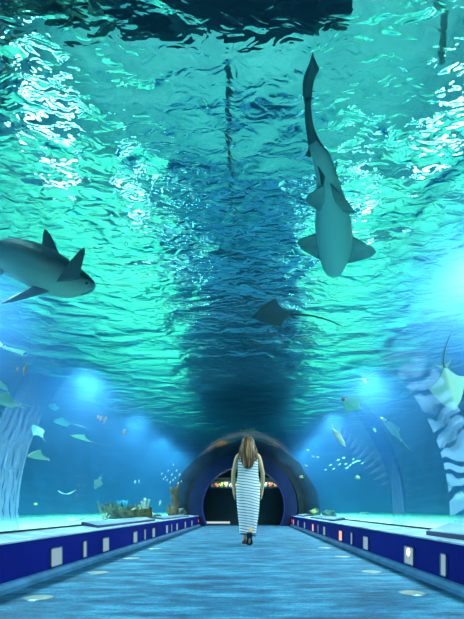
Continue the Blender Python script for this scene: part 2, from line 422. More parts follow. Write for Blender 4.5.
# ================================================================= far display window and strip
t = thing('display_aquarium', 'brightly lit display aquarium in the wall beyond the portal', 'aquarium', (XC, 12.37, 1.33))
bm = bmesh.new()
box(bm, -1.30, 1.30, 0.10, .75, -.0, 0.02); box(bm, -1.30, 1.30, .10, .75, .35, .37); box(bm, -1.30, -1.27, .10, .75, 0.02, .35); box(bm, 1.27, 1.30, .10, .75, 0.02, .35)
obj('tank', bm, simple('display_tank', (.10, .14, .16), .5), t)
bm = bmesh.new(); box(bm, -1.27, 1.27, .70, .74, 0.02, .35); obj('back_panel', bm, simple('display_back', (.02, .16, .20), .6, var=.4, scale=4), t)
bm = bmesh.new(); box(bm, -1.30, 1.30, -.05, -.022, -.035, -.005); obj('ledge', bm, m_ledge, t)
light('display_light', 'AREA', (XC, 12.62, 1.67), 22, (1, .9, .75), shape='RECTANGLE', size=2.3, size_y=.2)
cols = [((.95, .55, .12), 'orange'), ((.95, .85, .45), 'pale yellow'), ((.85, .22, .12), 'red'), ((.92, .9, .85), 'white'), ((.45, .75, .15), 'lime green'), ((.9, .5, .55), 'pink')]
cmats = [simple('coral_'+n.replace(' ', '_'), c, .7, var=.35, scale=14) for c, n in cols]
def coral_mesh(bm, rad, h, seed, n=7):
    rnd = random.Random(seed)
    for k in range(n):
        a = 2*pi*k/n+rnd.random(); rr = rad*(.25+.6*rnd.random())
        tip = Vector((rr*cos(a), rr*.6*sin(a), h*(.6+.4*rnd.random())))
        tube(bm, [(0.1*tip.x, .1*tip.y, 0), (.6*tip.x, .6*tip.y, tip.z*.55), tuple(tip)], [rad*.22, rad*.2, rad*.13], 7)
        bmesh.ops.create_icosphere(bm, subdivisions=1, radius=rad*.22, matrix=Matrix.Translation(tip))
xs = [-1.10, -.92, -.74, -.56, -.38, .38, .56, .74, .92, 1.10]
order = [2, 4, 1, 3, 0, 1, 4, 3, 2, 0]
for k, x in enumerate(xs):
    bm = bmesh.new(); coral_mesh(bm, .09, .15+.07*((k*7) % 3)/2, k)
    o = obj('coral', bm, cmats[order[k]], smooth=True); o.location = (XC+x, 12.74, 1.352)
    side = 'left' if x < 0 else 'right'
    o['label'] = '%s branching coral in the lit display window, %s of the five on the %s' % (cols[order[k]][1], ['first', 'second', 'third', 'fourth', 'fifth'][k % 5], side)
    o['category'] = 'coral'; o['group'] = 'corals in the display window'
bm = bmesh.new(); box(bm, -.48, .48, -.02, .02, -.035, .035)
o = obj('light_strip', bm, emis('strip', (.75, .9, .95), .8)); o.location = (-1.17, 12.325, .06); tag(o, 'pale light strip at the foot of the end wall, left of the woman', 'light')

# ================================================================= critter helpers
def skin_mat(name, back, belly, var=.15, scale=9, spots=None, rough=.5):
    m, nt, out = mat(name); b = nt.nodes.new('ShaderNodeBsdfPrincipled'); b.inputs['Roughness'].default_value = rough
    at_ = nt.nodes.new('ShaderNodeAttribute'); at_.attribute_name = 'belly'
    n = N(nt, 'ShaderNodeTexNoise', Scale=scale, Detail=4.0); nt.links.new(coords(nt), n.inputs['Vector'])
    ad = N(nt, 'ShaderNodeMath', _operation='MULTIPLY_ADD'); ad.inputs[1].default_value = .35; nt.links.new(n.outputs[0], ad.inputs[0]); nt.links.new(at_.outputs['Fac'], ad.inputs[2])
    r = ramp(nt, ad.outputs[0], [(.50, back), (.80, belly)]); nt.links.new(r.outputs[0], b.inputs['Base Color'])
    nt.links.new(b.outputs[0], out.inputs[0]); return m
def paint_belly(o, f):
    a = o.data.attributes.new('belly', 'FLOAT', 'POINT')
    for i, v in enumerate(o.data.vertices): a.data[i].value = f(v.co)
def bez(a, b, c, t): return a*(1-t)**2+b*2*t*(1-t)+c*t*t
def fin(bm, A, B, T, th, bulge=.15, concave=.25, n=12, m=10, tipw=.22):
    A, B, T = Vector(A), Vector(B), Vector(T); mid = (A+B)/2; chord = (A-B)
    nrm = chord.cross(T-mid).normalized()
    TL, TQ = T+chord*tipw*.5, T-chord*tipw*.5
    cl = (A+TL)/2+chord*bulge; ct = (B+TQ)/2+chord*concave
    rings = []
    for i in range(n+1):
        s = i/n; L, Q = bez(A, cl, TL, s), bez(B, ct, TQ, s)
        if s > .8:
            q = sqrt(max(.02, 1-((s-.8)/.2)**2)); md = (L+Q)/2; L, Q = md+(L-md)*q, md+(Q-md)*q
        rg = []
        for k in range(m):
            a = 2*pi*k/m; c = (1-cos(a))/2
            rg.append(L.lerp(Q, c)+nrm*(th*(1-s*.8)*sin(a)*(1-c*.6)))
        rings.append(rg)
    loft(bm, rings)
def body(bm, spine, hw, hh, up, n=20, power=1.0):
    rings = []; ups = up if isinstance(up, list) else [up]*len(spine)
    for i, p in enumerate(spine):
        t = (spine[min(i+1, len(spine)-1)]-spine[max(i-1, 0)]).normalized()
        u = Vector(ups[i]); u = (u-t*u.dot(t)).normalized(); s = t.cross(u).normalized()
        rings.append([p+s*hw[i]*cos(2*pi*k/n)+u*hh[i]*sin(2*pi*k/n) for k in range(n)])
    loft(bm, rings)
def smooth_path(pts, n):
    """Catmull-Rom through tuples of numbers"""
    out = []; m = len(pts)-1
    for i in range(n+1):
        t = i/n*m; k = min(int(t), m-1); f = t-k
        p0, p1, p2, p3 = pts[max(k-1, 0)], pts[k], pts[k+1], pts[min(k+2, m)]
        out.append(tuple(.5*(2*b+(c-a)*f+(2*a-5*b+4*c-d)*f*f+(3*b-a-3*c+d)*f**3) for a, b, c, d in zip(p0, p1, p2, p3)))
    return out
def put(o_list, org):
    for o in o_list:
        o.data.transform(Matrix.Translation(-org))
m_eye = simple('eye', (.01, .01, .012), .1)

# ================================================================= shark overhead
m_shA = skin_mat('shark_overhead', (.02, .055, .08), (.26, .46, .50), scale=6)
Zs = 2.45
def atz(px, py, Z=Zs):
    d = F*Z/(VPY-py); return Vector(((px-VPX)*d/F, d, CH+Z))
raw = [(334, 276, 1.5), (334.3, 272, 7), (334.5, 266, 11), (335, 256, 14.5), (335, 243, 17), (332.5, 222, 17.3), (330.5, 204, 14.5), (327.5, 184, 11), (322.5, 162, 8.5), (315, 146, 6), (310, 129, 4), (308, 112, 3.4), (308, 98, 3)]
pp = smooth_path(raw, 40)
spine = [atz(a, b, Zs+.10*max(0, (180-b)/80)) for a, b, c in pp]
hw = [max(.01, c*(s.y/F)) for (a, b, c), s in zip(pp, spine)]
hh = [h*.80 for h in hw]
org = atz(333, 222)
t = thing('shark', 'large pale-bellied shark seen from below overhead, long tail pointing up the picture', 'shark', org)
bm = bmesh.new(); body(bm, spine, hw, hh, (0, 0, 1), n=24)
bd = obj('body', bm, m_shA, t, smooth=True); put([bd], org)
ymax, ymin = 1.4, -1.0
paint_belly(bd, lambda c: (.75 if c.z < .03 else .25)-max(0, (-c.y-.42))*1.3)
def shark_fin(name, A, B, T, th, dz=0, bel=.35, bulge=.12, concave=.28, ztip=0):
    bm = bmesh.new(); fin(bm, atz(*A, Zs+dz)-org, atz(*B, Zs+dz)-org, atz(*T, Zs+ztip)-org, th, bulge, concave)
    o = obj(name, bm, m_shA, t, smooth=True); paint_belly(o, lambda c: bel); return o
shark_fin('pectoral_fin', (325, 262), (325, 229), (297, 243), .022, ztip=-.02, bel=.45, bulge=.06, concave=.04)
shark_fin('pectoral_fin', (345, 264), (345, 231), (376, 252), .022, ztip=-.02, bel=.45, bulge=.06, concave=.04)
shark_fin('pelvic_fin', (326, 214), (324, 183), (305.5, 200), .016, dz=-.06, ztip=-.05, bel=.45, bulge=.02, concave=.02)
shark_fin('pelvic_fin', (338, 212), (330, 183), (355, 212), .016, dz=-.06, ztip=-.05, bel=.45, bulge=-.1, concave=-.1)
shark_fin('anal_fin', (325, 178), (317, 165), (321, 184), .010, dz=-.12, ztip=-.20, bel=.1)
shark_fin('second_anal_fin', (313, 156), (309, 142), (306, 155), .008, dz=.1, ztip=.02, bel=.1)
bm = bmesh.new(); fin(bm, (0, .10, .12), (0, -.15, .12), (0, -.12, .42), .016, .1, .3)
o = obj('dorsal_fin', bm, m_shA, t, smooth=True); paint_belly(o, lambda c: .1)
# caudal fin: long upper lobe with a notch near the tip
bm = bmesh.new()
cp = smooth_path([(308, 104, 3.5), (307.6, 92, 5.0), (309, 80, 6.0), (312, 72, 7.2), (312.5, 64, 4.0), (312.6, 54, .4)], 16)
rings = []
for a, b, c in cp:
    p = atz(a, b, Zs+.2)-org; w = c*(p+org).y/F
    rings.append([p+Vector((w*cos(2*pi*k/10), 0, .012*sin(2*pi*k/10)+w*.3*cos(2*pi*k/10))) for k in range(10)])
loft(bm, rings); o = obj('tail_fin', bm, m_shA, t, smooth=True); paint_belly(o, lambda c: .05)
for sx in (-1, 1):
    bm = bmesh.new(); bmesh.ops.create_uvsphere(bm, u_segments=10, v_segments=8, radius=.014, matrix=Matrix.Translation(atz(334.5+sx*11.5, 262, Zs+.03)-org)); obj('eye', bm, m_eye, t, smooth=True)
bm = bmesh.new()
tube(bm, [tuple(atz(334.5+x, 266-((x/7)**2)*2.6, Zs-.062-.02*(1-abs(x)/7))-org) for x in (-7, -5, -2.5, 0, 2.5, 5, 7)], .006, 6); obj('mouth', bm, m_dark, t)

# ================================================================= shark at the left
m_shB = skin_mat('shark_left', (.035, .075, .11), (.20, .30, .34), scale=7)
raw = [(95.5, 286, .6, 2.85), (93, 285.2, 4, 2.85), (87, 284, 8.2, 2.86), (79, 282, 12, 2.88), (70, 279.5, 15.5, 2.90), (60, 276.5, 18.5, 2.93), (43, 269, 20.5, 3.0), (24, 262, 18.5, 3.08), (0, 256, 12.5, 3.2), (-25, 253, 8, 3.3), (-48, 252, 5, 3.4), (-70, 250, 3, 3.5)]
pp = smooth_path(raw, 44)
spine = [at(a, b, d) for a, b, c, d in pp]; hw = [c*d/F for a, b, c, d in pp]
org = at(43, 269, 3.0)
t = thing('shark', 'dark grey shark gliding in from the left picture edge with spread fins', 'shark', org)
bm = bmesh.new(); upv = Vector((.1, .35, 1)); body(bm, spine, hw, [h*1.0 for h in hw], upv, n=24)
bd = obj('body', bm, m_shB, t, smooth=True); put([bd], org)
un = upv.normalized()
sp = [(s-org) for s in spine]
def belly_b(c):
    q = min(range(len(sp)), key=lambda i: (sp[i]-c).length_squared)
    return .42-.9*((c-sp[q]).dot(un)/max(.02, hw[q]))*.8
paint_belly(bd, belly_b)
def fb(name, A, B, T, th, bel, bulge=.15, concave=.25):
    bm = bmesh.new(); fin(bm, at(*A)-org, at(*B)-org, at(*T)-org, th, bulge, concave)
    o = obj(name, bm, m_shB, t, smooth=True); paint_belly(o, lambda c: bel)
fb('dorsal_fin', (64, 266, 2.98), (40, 254, 3.05), (46, 229, 3.0), .025, .05, .06, .05)
fb('pectoral_fin', (79, 279, 2.72), (56, 282, 2.76), (84, 247, 2.60), .03, .22, -.02, -.06)
fb('pectoral_fin', (51, 291, 2.92), (34, 285, 2.98), (1.5, 303.5, 3.05), .018, .22, .15, .1)
fb('pelvic_fin', (8, 268, 3.12), (-5, 264, 3.18), (-8, 280, 3.10), .012, .5)
fb('tail_fin', (-62, 248, 3.45), (-76, 250, 3.55), (-100, 215, 3.75), .014, .05)
fb('tail_fin_lower_lobe', (-62, 252, 3.45), (-74, 252, 3.55), (-86, 272, 3.6), .012, .05)
for a, b, d in ((86.5, 283, 2.76),):
    bm = bmesh.new(); bmesh.ops.create_uvsphere(bm, u_segments=10, v_segments=8, radius=.011, matrix=Matrix.Translation(at(a, b, d+.025)-org)); obj('eye', bm, m_eye, t, smooth=True)
bm = bmesh.new(); tube(bm, [tuple(at(a, b, 2.80)-org) for a, b in ((92, 290), (87, 292.6), (81, 294.6))], .003, 6); obj('mouth', bm, m_dark, t)

# ================================================================= rays
def ray_mesh(L, S, flap, curl=0.0, round_=1.25, thick=.10, nose=0.0):
    """nose +x, span along y, back +z"""
    bm = bmesh.new()
    nu, nv = 29, 15
    def f(side):
        def g(u, v):
            y = (u*2-1); ay = abs(y)
            xf = L*.5*(1-ay**round_)+L*.02+nose*L*max(0, 1-ay*6)
            xb = -L*.5*(1-ay**1.1)+L*.10*math.sin(ay*pi)
            xf -= L*.12*ay; xb -= L*.12*ay
            c = v
            x = xf+(xb-xf)*c
            th = thick*L*(1-ay**.8)*(4*c*(1-c))**.6*(1.15-c*.5)
            z = flap*S*ay**1.6+curl*S*y+side*th*(.65 if side > 0 else .4)
            return Vector((x, y*S*.5*(1-.12*abs(flap)), z))
        return g
    grid_mesh(bm, nu, nv, f(1)); k = len(bm.verts)
    grid_mesh(bm, nu, nv, f(-1))
    bmesh.ops.remove_doubles(bm, verts=bm.verts[:], dist=L*.004)
    bmesh.ops.recalc_face_normals(bm, faces=bm.faces[:])
    return bm
def frame_m(nose, up):
    x = Vector(nose).normalized(); z = Vector(up); z = (z-x*z.dot(x)).normalized(); y = z.cross(x)
    return Matrix((x, y, z)).transposed()
def make_ray(label, cat, loc, nose, up, L, S, m, flap=.12, tail=.8, curl=0, round_=2.0, tail_curve=(0, 0), group=None, name='stingray', fins=True, nose_=0, eyes=True):
    t = thing(name, label, cat, loc, group=group); t.rotation_euler = frame_m(nose, up).to_euler()
    o = obj('body', ray_mesh(L, S, flap, curl, round_, nose=nose_), m, t, smooth=True)
    o.data.update()
    a = o.data.attributes.new('belly', 'FLOAT', 'POINT')
    for i, v in enumerate(o.data.vertices): a.data[i].value = .85 if v.normal.z < -.02 else .1
    if tail:
        bm = bmesh.new(); n = 12
        tube(bm, [(-L*.42-tail*k/n, tail_curve[0]*(k/n)**2, tail_curve[1]*(k/n)**2) for k in range(n+1)], [L*.022*(1-k/n)**.9+.003 for k in range(n+1)], 6)
        q = obj('tail', bm, m, t, smooth=True); paint_belly(q, lambda c: .2)
    if eyes:
        for sy in (-1, 1):
            bm = bmesh.new(); bmesh.ops.create_uvsphere(bm, u_segments=8, v_segments=6, radius=L*.03, matrix=Matrix.Translation((L*.30, sy*L*.09, L*.05))); obj('eye', bm, m_eye, t, smooth=True)
    if fins:
        for sy in (-1, 1):
            bm = bmesh.new(); fin(bm, (-L*.38, sy*L*.03, 0), (-L*.48, sy*L*.02, 0), (-L*.55, sy*L*.16, 0), L*.012)
            q = obj('pelvic_fin', bm, m, t, smooth=True); paint_belly(q, lambda c: .5)
    R_ = sqrt((Vector(loc).x-XC)**2+(Vector(loc).z-ZC)**2)
    if R_ < 2.0: print('INSIDE', label, round(R_, 2))
    return t
m_rayD = skin_mat('ray_dark', (.015, .03, .05), (.03, .06, .09), scale=5)
m_rayG = skin_mat('ray_green', (.10, .22, .22), (.45, .68, .56), scale=5)
m_rayW = skin_mat('ray_white', (.22, .32, .36), (.72, .78, .76), scale=5)
m_rayB = skin_mat('ray_hazy', (.08, .20, .26), (.22, .36, .42), scale=5)
m_orange = simple('orange_skin', (.95, .30, .08), .5, var=.2)
m_whitefish = simple('silver_skin', (.72, .85, .80), .35, var=.2, scale=20)
m_yellow = simple('yellow_skin', (.72, .72, .22), .5, var=.3, scale=20)
# the eagle ray over the tunnel, dark, thin whip tail to the right
c = atz(274, 316, 2.30)
make_ray('dark ray gliding over the tunnel centre with a long whip tail trailing right', 'ray', c, (-.96, .22, .05), (.05, .12, 1), .46, .50, m_rayD, flap=.06, tail=.60, tail_curve=(-.04, -.16), name='eagle_ray', nose_=.08)
# big pale-bellied ray at the right edge with raised tail
c = at(449, 387, 3.0)
make_ray('large pale green-bellied ray with a raised curling tail at the right picture edge', 'ray', c, (.30, .12, -.95), (.25, .85, .05), .40, .30, m_rayG, flap=.12, tail=.30, tail_curve=(-.13, -.05), name='guitar_ray', round_=2.2)
# small green ray with reddish snout
c = at(352, 405, 5.6)
t = make_ray('green ray with a reddish snout below the glow on the right', 'ray', c, (-.86, -.2, .42), (.35, .5, .6), .36, .34, m_rayG, flap=.1, tail=.30)
bm = bmesh.new(); bmesh.ops.create_icosphere(bm, subdivisions=2, radius=.04, matrix=Matrix.Translation((.165, 0, .01)) @ Matrix.Diagonal((1, .9, .5, 1))); obj('snout', bm, simple('snout', (.7, .12, .08), .6), t, smooth=True)
# hazy vertical ray
make_ray('hazy teal ray tilted steeply deep in the water right of centre', 'ray', at(392, 430, 6.4), (-.6, .1, .75), (.6, -.75, .25), .62, .42, m_rayG, flap=.1, tail=.3, fins=False)
make_ray('pale ray cut by the right picture edge above the sill', 'ray', at(463, 494, 3.4), (-.9, -.2, -.1), (0, .3, 1), .16, .20, m_rayG, flap=-.2, tail=.1, fins=False)
make_ray('pale round ray resting over the sand on the right', 'ray', at(364.5, 512.5, 7.6), (-.8, -.5, 0), (0, -.2, 1), .24, .24, m_rayG, flap=-.22, tail=.12, fins=False)
# over the portal
make_ray('teal ray passing over the tunnel above the woman', 'ray', at(250, 431.5, 8.9), (-.95, .1, .12), (.1, -.45, 1), .58, .70, m_rayG, flap=.05, tail=.4)
# left side
make_ray('white-bellied ray at the left picture edge below the shark', 'ray', at(10, 350, 3.2), (-.35, -.9, -.05), (.1, .0, 1), .26, .40, m_rayW, flap=.12, curl=-.15, tail=.0)
make_ray('teal ray below the orange fish at the left picture edge', 'ray', at(6, 402, 3.4), (-.8, -.4, .1), (-.1, .35, .9), .26, .26, m_rayG, flap=.12, tail=.12)
make_ray('small green ray just above the teal one at the left picture edge', 'ray', at(2, 386, 3.5), (.9, -.3, .1), (.1, .6, .8), .10, .14, m_rayG, flap=.1, tail=.0, fins=False)
make_ray('hazy grey ray with its tail to the right behind the left joint band', 'ray', at(63, 423, 7.0), (-.95, -.1, .1), (-.1, .35, .9), .36, .34, m_rayB, flap=.08, tail=.36, tail_curve=(0, -.06), fins=False)
make_ray('faint hazy ray above the grey tailed one on the left', 'ray', at(54, 407, 8.4), (-.9, -.1, .2), (0, .6, .7), .34, .24, m_rayB, flap=.05, tail=.2, fins=False)
make_ray('faint greenish ray deep in the water behind the left joint band', 'ray', at(38, 432, 7.2), (-.5, -.1, .7), (.6, -.6, .35), .34, .28, m_rayB, flap=.05, tail=.2, fins=False)
make_ray('teal-bellied ray with white back edge and tail to the right, left of centre', 'ray', at(82, 439, 5.4), (-.85, -.3, .25), (.3, .15, .9), .34, .30, m_rayG, flap=.16, tail=.30, tail_curve=(.0, .05))
t = make_ray('white ray with an orange snout in mid-water on the left', 'ray', at(39, 458, 4.6), (-.9, -.25, .12), (.1, .45, .9), .25, .26, m_rayW, flap=.22, tail=.0)
bm = bmesh.new(); bmesh.ops.create_icosphere(bm, subdivisions=2, radius=.026, matrix=Matrix.Translation((.115, 0, .01)) @ Matrix.Diagonal((1, 1, .6, 1))); obj('snout', bm, m_orange, t, smooth=True)
make_ray('small white ray swimming steeply upright above the wreck', 'ray', at(98, 483, 6.2), (-.35, -.2, -.9), (.5, -.75, -.1), .22, .16, m_rayW, flap=.12, tail=.12)
make_ray('pale crescent-shaped ray low in the water on the left', 'ray', at(66.5, 494, 5.6), (-.1, -1, 0), (0, .12, 1), .14, .34, m_rayW, flap=.20, tail=.0)
make_ray('pale ray skimming the sand left of the near sloping panel', 'ray', at(77.5, 520.5, 4.75), (-.15, -1, -.05), (0, .35, 1), .17, .30, m_rayW, flap=.18, tail=.0)

# ================================================================= fish
def fish_mesh(L, h, slender=False):
    bm = bmesh.new()
    prof = smooth_path([(.5, .02), (.42, .35), (.25, .85), (.05, 1), (-.15, .8), (-.32, .35), (-.40, .2)], 14)
    sp_ = [Vector((a*L, 0, 0)) for a, b in prof]
    body(bm, sp_, [max(.001, b*h*.28) for a, b in prof], [max(.001, b*h*.5) for a, b in prof], (0, 0, 1), n=12)
    return bm
def make_fish(label, loc, nose, L, h, m, group=None, parts=True, name='fish', up=(0, 0, 1)):
    t = thing(name, label, 'fish', loc, group=group); t.rotation_euler = frame_m(nose, up).to_euler()
    obj('body', fish_mesh(L, h), m, t, smooth=True)
    bm = bmesh.new(); fin(bm, (-L*.36, 0, h*.06), (-L*.38, 0, -h*.06), (-L*.55, 0, h*.5), L*.01); fin(bm, (-L*.36, 0, h*.06), (-L*.38, 0, -h*.06), (-L*.55, 0, -h*.5), L*.01); obj('tail_fin', bm, m, t, smooth=True)
    if parts:
        bm = bmesh.new(); fin(bm, (L*.12, 0, h*.42), (-L*.22, 0, h*.26), (-L*.15, 0, h*.72), L*.01); obj('dorsal_fin', bm, m, t, smooth=True)
        for sy in (-1, 1):
            bm = bmesh.new(); fin(bm, (L*.18, sy*h*.2, -.1*h), (L*.08, sy*h*.2, -.15*h), (L*.02, sy*h*.55, -h*.3), L*.008); obj('pectoral_fin', bm, m, t, smooth=True)
            bm = bmesh.new(); bmesh.ops.create_uvsphere(bm, u_segments=8, v_segments=6, radius=h*.07, matrix=Matrix.Translation((L*.36, sy*h*.13, h*.08))); obj('eye', bm, m_eye, t)
    R_ = sqrt((Vector(loc).x-XC)**2+(Vector(loc).z-ZC)**2)
    if R_ < 1.93: print('INSIDE', label, round(R_, 2))
    return t
make_fish('slender pale fish heading down right, deep in the water right of centre', at(338, 436.5, 6.6), (.55, -.1, -.80), .50, .11, simple('pale_brown_skin', (.75, .68, .55), .5, var=.35), name='slender_fish')
make_fish('small pale fish alone beside the upper glow on the right', at(364, 380.5, 5.0), (.5, 0, -.5), .12, .05, m_whitefish)
make_fish('round pale yellow fish below the school on the right', at(357.5, 477.5, 7.8), (.9, 0, -.1), .14, .08, m_yellow)
make_fish('small white fish under the pale ray of the right joint band', at(374.5, 430, 6.5), (.5, 0, -.7), .12, .05, m_whitefish)
make_fish('yellow-green fish over the dark boulders near the portal', at(314, 511.5, 9.9), (-1, 0, .1), .23, .09, m_yellow)
make_fish('bright green fish near the right end of the portal', at(301.5, 477, 10.6), (-1, 0, .2), .16, .08, m_yellow)
make_fish('large orange fish swimming upright at the left, below the white ray', at(25, 370, 3.6), (.25, 0, 1), .13, .040, m_orange, up=(0, 1, 0))
make_fish('tiny orange fish beside the large orange one at the left', at(17.5, 369, 3.8), (.25, 0, 1), .05, .022, m_orange, up=(0, 1, 0), parts=False)
for k, (a, b, l) in enumerate(((98, 417, .09), (100.7, 418.5, .10), (105, 420, .15))):
    make_fish('slim orange fish, %s of three in a row on the left' % ('left', 'middle', 'right')[k], at(a, b, 5.8), (.4, 0, .9), l, .035, m_orange, group='three slim orange fish', parts=k == 2)
make_fish('single orange fish nearer the tunnel than the slim three', at(124.5, 432.5, 6.4), (.35, 0, .9), .13, .06, m_orange)
make_fish('tiny green fish low in the water at the left', at(35.5, 504, 5.0), (1, 0, 0), .07, .04, m_rayG if False else m_yellow, parts=False)
make_fish('white fish between the wreck and the rock pillar', at(160, 503, 8.2), (.3, -.3, .8), .16, .06, m_whitefish)
make_fish('silver fish hovering over the stern of the wreck', at(151.5, 514, 7.5), (1, -.2, .1), .14, .07, m_whitefish)
# schools: one fish copied
def school(proto_label, pts, d, L, group, m, nose):
    rnd = random.Random(len(pts)); proto = None
    for k, p in enumerate(pts):
        a, b = p[:2]; dd = d+rnd.uniform(-.3, .3)
        loc = at(a, b, dd)
        while sqrt((loc.x-XC)**2+(loc.z-ZC)**2) < 1.96: dd += .15; loc = at(a, b, dd)
        if proto is None:
            proto = make_fish(proto_label, loc, nose, L, L*.42, m, group=group, parts=False, name='schooling_fish'); o = proto
        else:
            o = dup(proto, proto_label, group); o.location = loc
            v = Vector(nose)+Vector((rnd.uniform(-.2, .2), rnd.uniform(-.2, .2), rnd.uniform(-.15, .25))); o.rotation_euler = frame_m(v, (0, 0, 1)).to_euler()
            o.scale = (rnd.uniform(.75, 1.2),)*3
        R_ = sqrt((loc.x-XC)**2+(loc.z-ZC)**2)
        if R_ < 1.95: print('INSIDE school', group, a, b)
m_sch = simple('school_skin', (.45, .80, .80), .35, var=.2, scale=20)
def z6(p): return (300+p[0]/4.64, 380+p[1]/4.64)
school('little silvery fish in the school on the right of the portal', [z6(p) for p in ((140, 395), (118, 417), (155, 413), (183, 392), (202, 362), (212, 390), (217, 408), (247, 368), (248, 385), (262, 378), (275, 376), (288, 387), (176, 372), (232, 396))], 8.0, .095, 'school of little fish on the right', m_sch, (.8, 0, .35))
school('small yellowish fish above the portal shoulder on the right', [z6(p) for p in ((28, 397), (60, 355), (82, 358), (35, 325))], 10.6, .12, 'yellowish fish by the portal shoulder', m_yellow, (.9, 0, -.2))
def z7(p): return (90+p[0]/4.218, 460+p[1]/4.218)
school('tiny pale fish in the school above the rock pillar', [z7(p) for p in ((303, 58), (318, 72), (330, 45), (352, 20), (345, 62), (360, 75), (378, 62), (385, 90), (372, 98), (338, 95), (325, 85), (310, 80), (365, 45), (350, 85))], 9.3, .085, 'school of tiny fish over the rock pillar', m_whitefish, (.3, 0, .7))
school('tiny pale fish of the pair above the wreck', [z7(p) for p in ((190, 93), (207, 90))], 7.5, .10, 'pair of tiny fish above the wreck', m_whitefish, (.2, 0, .8))

# ================================================================= wreck, pillar, boulders
m_wood = simple('wreck_wood', (.12, .09, .05), .9, col2=(.42, .40, .22), scale=9, bump=1.0)
c = at(128, 517, 6.9); c.z = .36
t = thing('sunken_boat', 'encrusted sunken wooden boat lying on the sand, bow to the left', 'boat', (-2.46, 6.9, .335), rot=(radians(12), 0, radians(6)))
bm = bmesh.new()
def hull(u, v):
    x = (u-.5)*.98; w = .20*(1-abs(2*u-1)**2.4)+.015
    a = pi*v; zz = .06+.16*(1-sin(a))
    sheer = .10*max(0, .5-u)**1.0*2+.03*u
    y = -w*cos(a); z = .02+(1-sin(a)**.8)*(.20+sheer)
    return Vector((x, y, z+.012*noise.noise(Vector((x*9, y*9, z*9)))))
grid_mesh(bm, 40, 16, hull)
bmesh.ops.solidify(bm, geom=bm.faces[:], thickness=.018)
bmesh.ops.recalc_face_normals(bm, faces=bm.faces[:])
obj('hull', bm, m_wood, t)
for k in range(8):
    u = .12+.1*k; w = .20*(1-abs(2*u-1)**2.4); s = .20+.1*max(0, .5-u)*2
    bm = bmesh.new(); tube(bm, [(((u-.5)*.98), -w*cos(pi*j/8)*.97, .03+(1-sin(pi*j/8)**.8)*(s+.06)) for j in range(9)], .013, 6); obj('rib', bm, m_wood, t)
bm = bmesh.new(); tube(bm, [(-.47, 0, .02), (-.53, 0, .22), (-.56, 0, .38)], [.03, .025, .018], 7); obj('stem_post', bm, m_wood, t)
for xx in (-.15, .12):
    bm = bmesh.new(); box(bm, xx-.03, xx+.03, -.17, .17, .20, .222, bev=.004); obj('thwart', bm, m_wood, t)
m_bluec = simple('coral_blue', (.10, .55, .85), .6, var=.3, scale=14); m_greyc = simple('coral_grey', (.50, .55, .50), .8, var=.3, scale=14)
for (x, y, z, m, r, h, lab, sd) in ((-2.62, 6.86, .60, m_bluec, .07, .12, 'bright blue coral on the bow half of the sunken boat', 3), (-2.52, 6.9, .56, m_bluec, .08, .17, 'taller bright blue coral amidships on the sunken boat', 4),
                             (-2.12, 6.9, .34, m_greyc, .14, .42, 'grey branching coral at the stern of the sunken boat', 5), (-2.80, 6.62, .34, m_greyc, .10, .12, 'low grey coral on the sand before the bow of the boat', 8)):
    bm = bmesh.new(); coral_mesh(bm, r, h, sd, 8); o = obj('coral', bm, m, smooth=True); o.location = (x, y, z); tag(o, lab, 'coral')
def boulder(name, loc, sx, sy, sz, m, seed, label, cat='rock', tall=False):
    bm = bmesh.new(); bmesh.ops.create_icosphere(bm, subdivisions=4, radius=1)
    for v in bm.verts:
        n_ = noise.noise(v.co*1.6+Vector((seed*3.1, 0, 0)))*.45+noise.noise(v.co*5+Vector((seed, 2, 0)))*.14
        v.co *= (1+n_); v.co = Vector((v.co.x*sx, v.co.y*sy, max(-.6, v.co.z)*sz))
    o = obj(name, bm, m, smooth=True); o.location = loc; tag(o, label, cat); return o
m_brown = simple('brown_rock', (.06, .03, .025), .95, col2=(.30, .18, .10), scale=5, bump=1.0)
m_grey = simple('boulder_rock', (.05, .07, .05), .95, col2=(.20, .24, .16), scale=5, bump=1.0)
bm = bmesh.new()
rg = []
for k in range(15):
    z = k/14; w = .13*(1-.35*z)+.03*noise.noise(Vector((z*4, 0, 0))); cx_ = .05*sin(z*4)+.05*z
    rg.append([Vector((cx_+(w*cos(a)+.03*noise.noise(Vector((cos(a)*2, sin(a)*2, z*5)))), w*.9*sin(a), z*.84)) for a in [2*pi*j/14 for j in range(14)]])
loft(bm, rg)
tube(bm, [(.05, 0, .55), (.10, 0, .75), (.16, 0, .90)], [.07, .06, .03], 8)
tube(bm, [(-.02, -.02, 0), (-.10, -.05, .22), (-.12, -.05, .36)], [.09, .07, .03], 8)
o = obj('rock_pillar', bm, m_brown, smooth=True); o.location = (-2.13, 9.5, .32); tag(o, 'tall brown rock pillar standing beside the tunnel near the portal', 'rock')
boulder('boulder', (2.02, 10.5, .42), .16, .2, .14, m_grey, 1, 'dark mossy boulder at the right foot of the portal, nearer the arch')
boulder('boulder', (2.36, 10.0, .40), .20, .2, .11, m_grey, 2, 'low dark boulder to the right of the portal under the yellow-green fish')
boulder('boulder', (-2.10, 10.6, .42), .13, .2, .16, m_grey, 3, 'dark boulder behind the rock pillar beside the portal')
boulder('boulder', (-2.22, 8.2, .36), .16, .12, .06, m_grey, 4, 'flat stone on the sand between boat and rock pillar')

